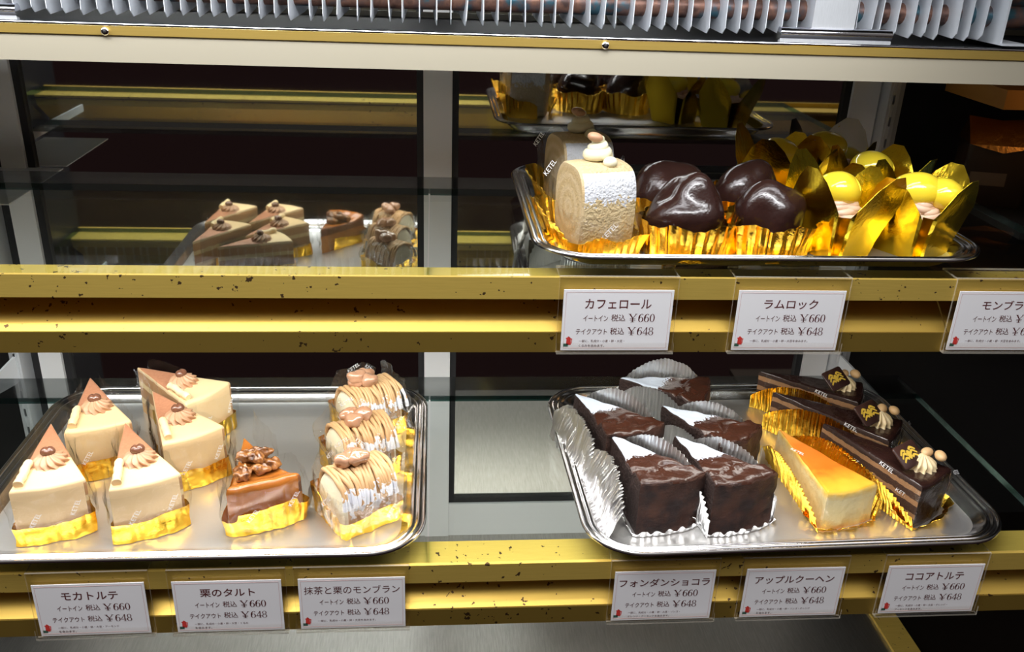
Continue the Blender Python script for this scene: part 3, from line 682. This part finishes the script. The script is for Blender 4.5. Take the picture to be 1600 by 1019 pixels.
# ---------------------------------------------------------------- coffee rolls
def coffee_roll(x, y, deg, label, seed):
    t = thing('coffee_roll_slice', label, 'cake', (x, y, TZU), math.radians(deg), 'coffee roll cakes')
    hl, wd, H = .0265, .060, .080
    pr = []
    for i in range(40):
        a = -PI/2 - 2*PI*i/40; c, s_ = math.cos(a), math.sin(a)
        pr.append((wd/2*math.copysign(abs(c)**.62, c), H/2+H/2*math.copysign(abs(s_)**.62, s_)))
    so = Vector((seed*4., 1, 2)); L = []
    for xx, f in ((-hl, .965), (-hl+.002, 1), (-hl*.5, 1.01), (0, 1.015), (hl*.5, 1.01), (hl-.002, 1), (hl, .965)):
        L.append([(xx, py*f*(1+.02*noise.noise(Vector((xx, py, pz))*60+so)), max(0, H/2+(pz-H/2)*f*(1+.012*noise.noise(Vector((xx, py, pz))*90+so)))) for py, pz in pr])
    caps = lambda i, j: 1 if j < 0 or j >= 6 else 0
    MB().loft(L, mi=lambda i, j: 1 if (j < 1 or j > 5) else 0).build('roll', [roll_m, swirl_m], t, ang=50)
    mb = MB(); c0 = (.002, .004, H-.001)
    q = []; r = []
    for i in range(46):
        a = i*.42; rad = .0098*(1-i/52); q.append((c0[0]+rad*math.cos(a), c0[1]+rad*math.sin(a), c0[2]+.0035+.0175*i/45)); r.append(.0062*(1-.5*i/45))
    mb.tube(q, r, 10); mb.blob((.006, -.013, H+.002), (.0065, .006, .005), seed, .1, 80); ws = mb.build('whipped_cream', whip, t, ang=70)
    MB().blob((-.003, .002, H+.0215), (.0075, .0058, .0042), seed, .1, 90, rot=Matrix.Rotation(.3, 3, 'Y')).build('coffee_bean', mocha_cream, ws)
    hx, hy = hl+.004, wd/2+.004; path = [(hx*.6, hy), (-hx, hy), (-hx, -hy), (hx, -hy), (hx, hy*.3)]
    MB().grid(band(resamp(path, 60), lambda s: .020+.016*math.exp(-((s-.22)/.16)**2)+.003*math.sin(s*34), .0006, .001, 150, 8, .0014, 60, seed, .0012, 34, .38)).build('gold_foil_cup', gold, t, ang=25)
    fo = MB().grid(band(resamp([(hx, hy), (-hx, hy), (-hx, -hy), (hx, -hy), (hx+.002, hy)], 60), lambda s: .040+.040*math.exp(-((s-.93)/.09)**2)+.040*math.exp(-((s-.17)/.1)**2), .012, .0012, 130, 10, .003, 60, seed+9), .00015).build('clear_film', film_loose, t, ang=60)
    film_print(fo, [(-.002, -hy-.0035, .026, 0, 0, .8, .0048), (hx+.003, .006, .055, 1.2, 0, .9, .0045), (-hx-.004, hy*.8, .07, -.9, 0, 1.0, .0045)])
coffee_roll(.146, .793, 16, 'coffee roll cake with whipped cream in the front, dusted white', 1)
coffee_roll(.148, .912, 14, 'coffee roll cake with whipped cream in the shaded back row', 2)

# ---------------------------------------------------------------- chocolate rocks
def rum_rock(x, y, deg, label, seed, s=(.036, .031, .030)):
    t = thing('chocolate_rock_cake', label, 'cake', (x, y, TZU), math.radians(deg), 'chocolate covered rock cakes')
    MB().blob((0, 0, .035), (s[0], s[1], s[2]*1.1), seed, .30, 30, 48, 30, flat=-.026, fn=lambda p, d: Vector((p.x*(1+.10*(1-d.z)), p.y*(1+.10*(1-d.z)), p.z))).build('chocolate_coating', choc_gloss, t, ang=80)
    pts = [(.034*math.cos(2*PI*i/60-PI*.7), .030*math.sin(2*PI*i/60-PI*.7)) for i in range(61)]
    MB().grid(band(pts, lambda q: .0335+.0026*math.sin(q*37+seed), .0006, .0060, 200, 8, .0018, 60, seed, .0013, 26, .16)).build('gold_foil_cup', gold, t, ang=25)
rum_rock(.231, .782, 0, 'chocolate covered rock cake in the front row, beside the coffee roll', 1, (.034, .030, .032))
rum_rock(.308, .784, 20, 'chocolate covered rock cake in the front row, beside the gold foil petals', 4, (.030, .028, .029))
rum_rock(.232, .862, 40, 'chocolate covered rock cake in the back row, left one', 7, (.030, .029, .030))
rum_rock(.310, .862, 70, 'chocolate covered rock cake in the back row, right one', 9, (.030, .029, .029))

# ---------------------------------------------------------------- yellow chestnut cakes in petal foil
def petal_cake(x, y, deg, label, seed, hs=1.0):
    t = thing('yellow_chestnut_cake', label, 'cake', (x, y, TZU), math.radians(deg), 'yellow chestnut cakes in gold foil')
    rnd = random.Random(seed)
    MB().loft([[(.023*f*math.cos(2*PI*i/32), .023*f*math.sin(2*PI*i/32), z) for i in range(32)] for f, z in ((.9, .001), (1, .004), (1, .036), (.9, .040))]).build('sponge', cream_end, t)
    mb = MB()
    for j in range(5):
        n = 60; ph = rnd.uniform(0, 6); zz = .038+.0035*j; R = .020-.0022*j
        mb.tube([((R+.0015*math.sin(5*a+ph))*math.cos(a+ph), (R+.0015*math.sin(5*a+ph))*math.sin(a+ph), zz+.001*math.sin(3*a+ph)) for a in [1.93*PI*i/n for i in range(n+1)]], .0036, 8)
    mb.blob((0, 0, .042), (.018, .018, .010)); mb.build('chestnut_cream', pink_cream, t, ang=70)
    cm = Matrix.Rotation(rnd.uniform(-.4, .4), 3, 'Z')
    MB().blob((-.004, .0, .058), (.0230, .0190, .0165), seed, .12, 34, 32, 20, rot=cm).build('candied_chestnut', yellow_nut, t, ang=80)
    if seed == 2: MB().blob((.017, .010, .058), (.019, .016, .0150), seed+3, .12, 40, 28, 18).build('candied_chestnut', yellow_nut, t, ang=80)
    # a square of foil folded up: four broad pointed petals with pleats between
    prof = [(-45, .72, .040), (-39, .98, .042), (-35, 1.02, .048), (-20, 1.0, .066), (-7, 1.0, .076), (7, 1.0, .076), (20, 1.0, .066), (35, 1.02, .048), (39, .98, .042)]
    g = []
    for q in range(4):
        hq = rnd.uniform(.92, 1.08)*hs; fl = rnd.uniform(.22, .42)
        for a, rr, h in prof:
            row = []; A = math.radians(q*90 + a); h2 = h*hq if abs(a) < 40 else h
            flat = 1/max(math.cos(math.radians(min(abs(a), 36))), .5)*.93
            for v in range(9):
                f = v/8; R = .0290*rr*flat + (fl*h2*f**1.2)*(1 if abs(a) < 40 else .35)
                z = .0006 + h2*f
                cr = .0013*noise.noise(Vector((A*3, f*4, seed*3.)))+.0003*abs(noise.noise(Vector((A*9, f*11, seed*2.))))
                row.append(((R+cr)*math.cos(A), (R+cr)*math.sin(A), z))
            g.append(row)
    g.append(g[0])
    MB().grid(g, .0003, 0, 1).build('gold_foil_petals', [gold_smooth, chrome if seed == 5 else gold_smooth], t, ang=14)
petal_cake(.374, .788, -62, 'yellow chestnut cake in gold petal foil, front row, left of the two', 1, 1.06)
petal_cake(.452, .791, -60, 'yellow chestnut cake in gold petal foil, front row, at the right tray end', 2)
petal_cake(.372, .936, -40, 'yellow chestnut cake in gold petal foil, shaded, behind the right rock cakes', 3)
petal_cake(.447, .876, -50, 'yellow chestnut cake in gold petal foil, half shaded, behind the right front one', 4, .95)
petal_cake(.440, .975, -45, 'yellow chestnut cake in gold petal foil, darkest one at the very back', 5)

# ---------------------------------------------------------------- price tags
def ring_poly(mb, c, ro, ri, dx=0, n=24, a0=0, a1=2*PI):
    vs = []; fs = []
    for i in range(n+1):
        a = a0+(a1-a0)*i/n; vs += [(c[0]+ro[0]*math.cos(a), 0, c[1]+ro[1]*math.sin(a)), (c[0]+dx+ri[0]*math.cos(a), 0, c[1]+ri[1]*math.sin(a))]
    for i in range(n): fs.append((2*i, 2*i+1, 2*i+3, 2*i+2))
    mb.add(vs, fs)
def price_glyphs(s):
    """serif figures for the price, unit height, returned as MB plus width"""
    mb = MB(); x = 0
    def quad(a, b, c, d): mb.add([(x+p[0], 0, p[1]) for p in (a, b, c, d)], [(0, 1, 2, 3)])
    for ch in s:
        if ch == '¥':
            quad((0, 1), (.16, 1), (.46, .5), (.36, .45)); quad((.72, 1), (.80, 1), (.46, .46), (.40, .46)); quad((.35, 0), (.47, 0), (.47, .5), (.35, .5))
            quad((.12, .42), (.70, .42), (.70, .37), (.12, .37)); quad((.12, .26), (.70, .26), (.70, .21), (.12, .21)); quad((.22, 0), (.60, 0), (.60, .035), (.22, .035)); quad((-.04, .965), (.24, .965), (.24, 1), (-.04, 1)); quad((.62, .965), (.86, .965), (.86, 1), (.62, 1)); x += .98
        elif ch == '0': ring_poly(mb, (x+.27, .5), (.26, .5), (.14, .465)); x += .58
        elif ch == '6':
            ring_poly(mb, (x+.27, .31), (.26, .31), (.14, .28)); ring_poly(mb, (x+.36, .5), (.35, .5), (.22, .47), .02, 20, PI*.42, PI*1.08); quad((.40, .96), (.50, .93), (.47, .84), (.39, .88)); x += .58
        elif ch == '8':
            ring_poly(mb, (x+.27, .26), (.26, .26), (.16, .225)); ring_poly(mb, (x+.27, .75), (.22, .25), (.13, .22)); x += .58
        elif ch == '4':
            quad((.34, 0), (.44, 0), (.44, 1), (.34, 1)); quad((0, .31), (.56, .31), (.56, .24), (0, .24)); quad((0, .31), (.06, .31), (.44, 1), (.38, 1)); quad((.24, 0), (.54, 0), (.54, .03), (.24, .03)); x += .58
    return mb, x
RX = Matrix.Rotation(PI/2, 3, 'X')
def price_tag(x, y, zt, label, title, fine, lean=0.0, turn=0.0):
    t = thing('price_tag', label, 'price tag', (x, y, zt), turn, 'price tags on the shelf rails')
    t.rotation_euler.x = lean
    W, H = .1045, .0700; th = .0020
    mb = MB()
    def bx(*a):
        k0 = len(mb.m); mb.box(*a)
        d = [a[1]-a[0], a[3]-a[2], a[5]-a[4]]; ax = d.index(min(d))
        for f, nn in enumerate((2, 2, 1, 0, 1, 0)):
            mb.m[k0+f] = 0 if nn == ax else 1
    bx(-W/2, W/2, -th, 0, -H, .002)                       # front plate
    bx(-W/2, W/2, 0, .026, 0, .0018)                      # flange lying on the rail
    bx(-W/2, W/2, -.0062, -th, -H, -H+.0018)              # foot
    bx(-W/2, W/2, -.0062, -.0046, -H+.0018, -H+.0105)     # front lip
    mb.m[-6:] = [0, 0, 0, 1, 0, 1]
    mb.build('acrylic_holder', [acryl, acryl_edge], t, smooth=False)
    cw, ch = .0965, .0575; z1 = -.0100; z0 = z1-ch; yf = -th-.0010
    cd = MB().box(-cw/2, cw/2, yf, -th-.0002, z0, z1).build('card', card_m, t, smooth=False)
    yp = yf-.00015
    m2 = MB(); e = .0022; lw = .00022
    for a in ((-cw/2+e, cw/2-e, z1-e-lw, z1-e), (-cw/2+e, cw/2-e, z0+e, z0+e+lw), (-cw/2+e, -cw/2+e+lw, z0+e, z1-e), (cw/2-e-lw, cw/2-e, z0+e, z1-e)):
        m2.box(a[0], a[1], yp, yf, a[2], a[3])
    m2.build('card_border', pink, cd, smooth=False)
    def tx(body, u, v, wid, mat=ink, name='lettering', anchor='c', bold=.008, h=None):
        text_mesh(body, mat, cd, name, width=wid, height=h, center=(-cw/2+u*cw, yp, z1-v*ch), rot=RX, bold=bold, anchor=anchor)
    n = len(title); tx(title, .50, .225, min(.101*n, .90)*cw, bold=.0 if '抹' in title else .010, h=.158*ch)
    for v, wd_, txt, num in ((.455, .225, 'イートイン', '¥660'), (.675, .285, 'テイクアウト', '¥648')):
        r0 = .415
        tx(txt, r0, v+.008, wd_*cw, anchor='r', bold=.004, h=.098*ch); tx('税込', r0+.030, v, .130*cw, anchor='l', bold=.004, h=.115*ch)
        g, wg = price_glyphs(num); hgt = .135*ch; sc = .245*cw/wg
        g.v = [(-cw/2+(r0+.19)*cw + p[0]*sc, yp, z1-v*ch-hgt/2+p[2]*hgt) for p in g.v]
        g.build('price', ink, cd, smooth=False, fix=False)
    for i, ln in enumerate(fine): tx(ln, .165, .842+.078*i, .0262*len(ln)*cw, name='small_print', anchor='l', bold=.003)
    px = lambda u, v: (-cw/2+u*cw, yp, z1-v*ch)
    pot = MB().add([px(u, v) for u, v in ((.048, .925-.02), (.050, .81), (.040, .79), (.056, .785), (.062, .765), (.070, .765), (.074, .785), (.086, .79), (.088, .80), (.102, .80), (.098, .885), (.092, .885), (.094, .815), (.088, .815), (.092, .905))],
                   [(0, 1, 4, 14), (1, 2, 3), (1, 3, 4), (4, 5, 6, 7), (4, 7, 8, 13), (4, 13, 14), (8, 9, 12, 13), (9, 10, 11, 12)])
    pot.build('pot_emblem', red, cd, smooth=False, fix=False)
    MB().add([px(u, v) for u, v in ((.022, .885), (.066, .885), (.066, .935), (.022, .935))], [(0, 1, 2, 3)]).build('green_emblem', green, cd, smooth=False, fix=False)
FB = '一部に、乳成分・小麦・卵・大豆'
yu, yl, zu_, zl_ = YU-.0005, YL-.0005, ZU+.0008, ZL+.0008
price_tag(.1595, yu, zu_, 'price tag lettered カフェロール, leftmost on the upper rail', 'カフェロール', [FB+'・', 'くるみを含みます。'])
price_tag(.3140, yu, zu_, 'price tag lettered ラムロック, second on the upper rail', 'ラムロック', [FB+'を含みます。'], 0, -.01)
price_tag(.5160, yu, zu_, 'price tag on the upper rail cut off by the right picture edge', 'モンブラン', [FB+'を含みます。'], 0, -.01)
price_tag(-.3065, yl, zl_, 'price tag lettered モカトルテ, leftmost on the lower rail', 'モカトルテ', [FB+'・アーモンド', 'を含みます。'], 0, .01)
price_tag(-.1860, yl, zl_, 'price tag lettered 栗のタルト, second from the left on the lower rail', '栗のタルト', [FB+'・くるみ', 'を含みます。'])
price_tag(-.0745, yl, zl_, 'price tag lettered 抹茶と栗のモンブラン on the lower rail', '抹茶と栗のモンブラン', [FB+'を含みます。'])
price_tag(.2175, yl, zl_, 'price tag lettered フォンダンショコラ on the lower rail', 'フォンダンショコラ', [FB+'・リンゴ・', 'オレンジ・アーモンドを含みます。'])
price_tag(.3440, yl, zl_, 'price tag lettered アップルクーヘン on the lower rail', 'アップルクーヘン', ['一部に、乳成分・小麦・卵・リンゴ・オレンジ', 'を含みます。'])
price_tag(.4840, yl, zl_, 'price tag lettered ココアトルテ, rightmost on the lower rail', 'ココアトルテ', [FB+'・オレンジ・', 'アーモンドを含みます。'])

# ---------------------------------------------------------------- the dark bay on the right
tag(MB().box(.66, 1.19, .93, 1.16, ZU-.030, ZU-.022).build('display_board', dark, smooth=False), 'dark board in the next bay, under the coffee bag', 'board')
t = thing('coffee_bag', 'dark gold coffee bag with folded top in the shadowy right bay', 'bag', (.690, 1.06, ZU-.0219), math.radians(-15))
bw, bd, bh = .038, .026, .075
mb = MB(); mb.loft([[(px, py, z) for px, py in rrect(bw*f, bd*f, .006, 4, 3)] for f, z in ((.95, 0), (1, .006), (1.0, .05), (.98, bh))]); mb.build('bag_body', bag_body, t)
mb = MB(); mb.add([(-bw, -bd, bh), (bw, -bd, bh), (bw, bd, bh), (-bw, bd, bh), (-bw*1.02, 0, bh+.030), (bw*1.02, 0, bh+.030), (0, -bd*1.15, bh-.008), (0, 0, bh+.026)],
                  [(0, 6, 7, 4), (6, 1, 5, 7), (2, 3, 4, 7), (2, 7, 5), (1, 2, 5), (3, 0, 4), (0, 1, 6), (0, 3, 2, 1)])
mb.build('folded_top', bag_gold, t, smooth=False)
MB().box(-bw*.8, bw*.3, -bd-.0008, -bd-.0001, .026, .042).build('bag_sticker', simple('dull_sticker', (.16, .11, .07), .6), t, smooth=False)
tag(MB().box(.648, .90, 1.0, 1.13, ZC-.172, ZC-.150).build('orange_box', board_m, smooth=False), 'orange cardboard box edge above the coffee bag in the right bay', 'box')
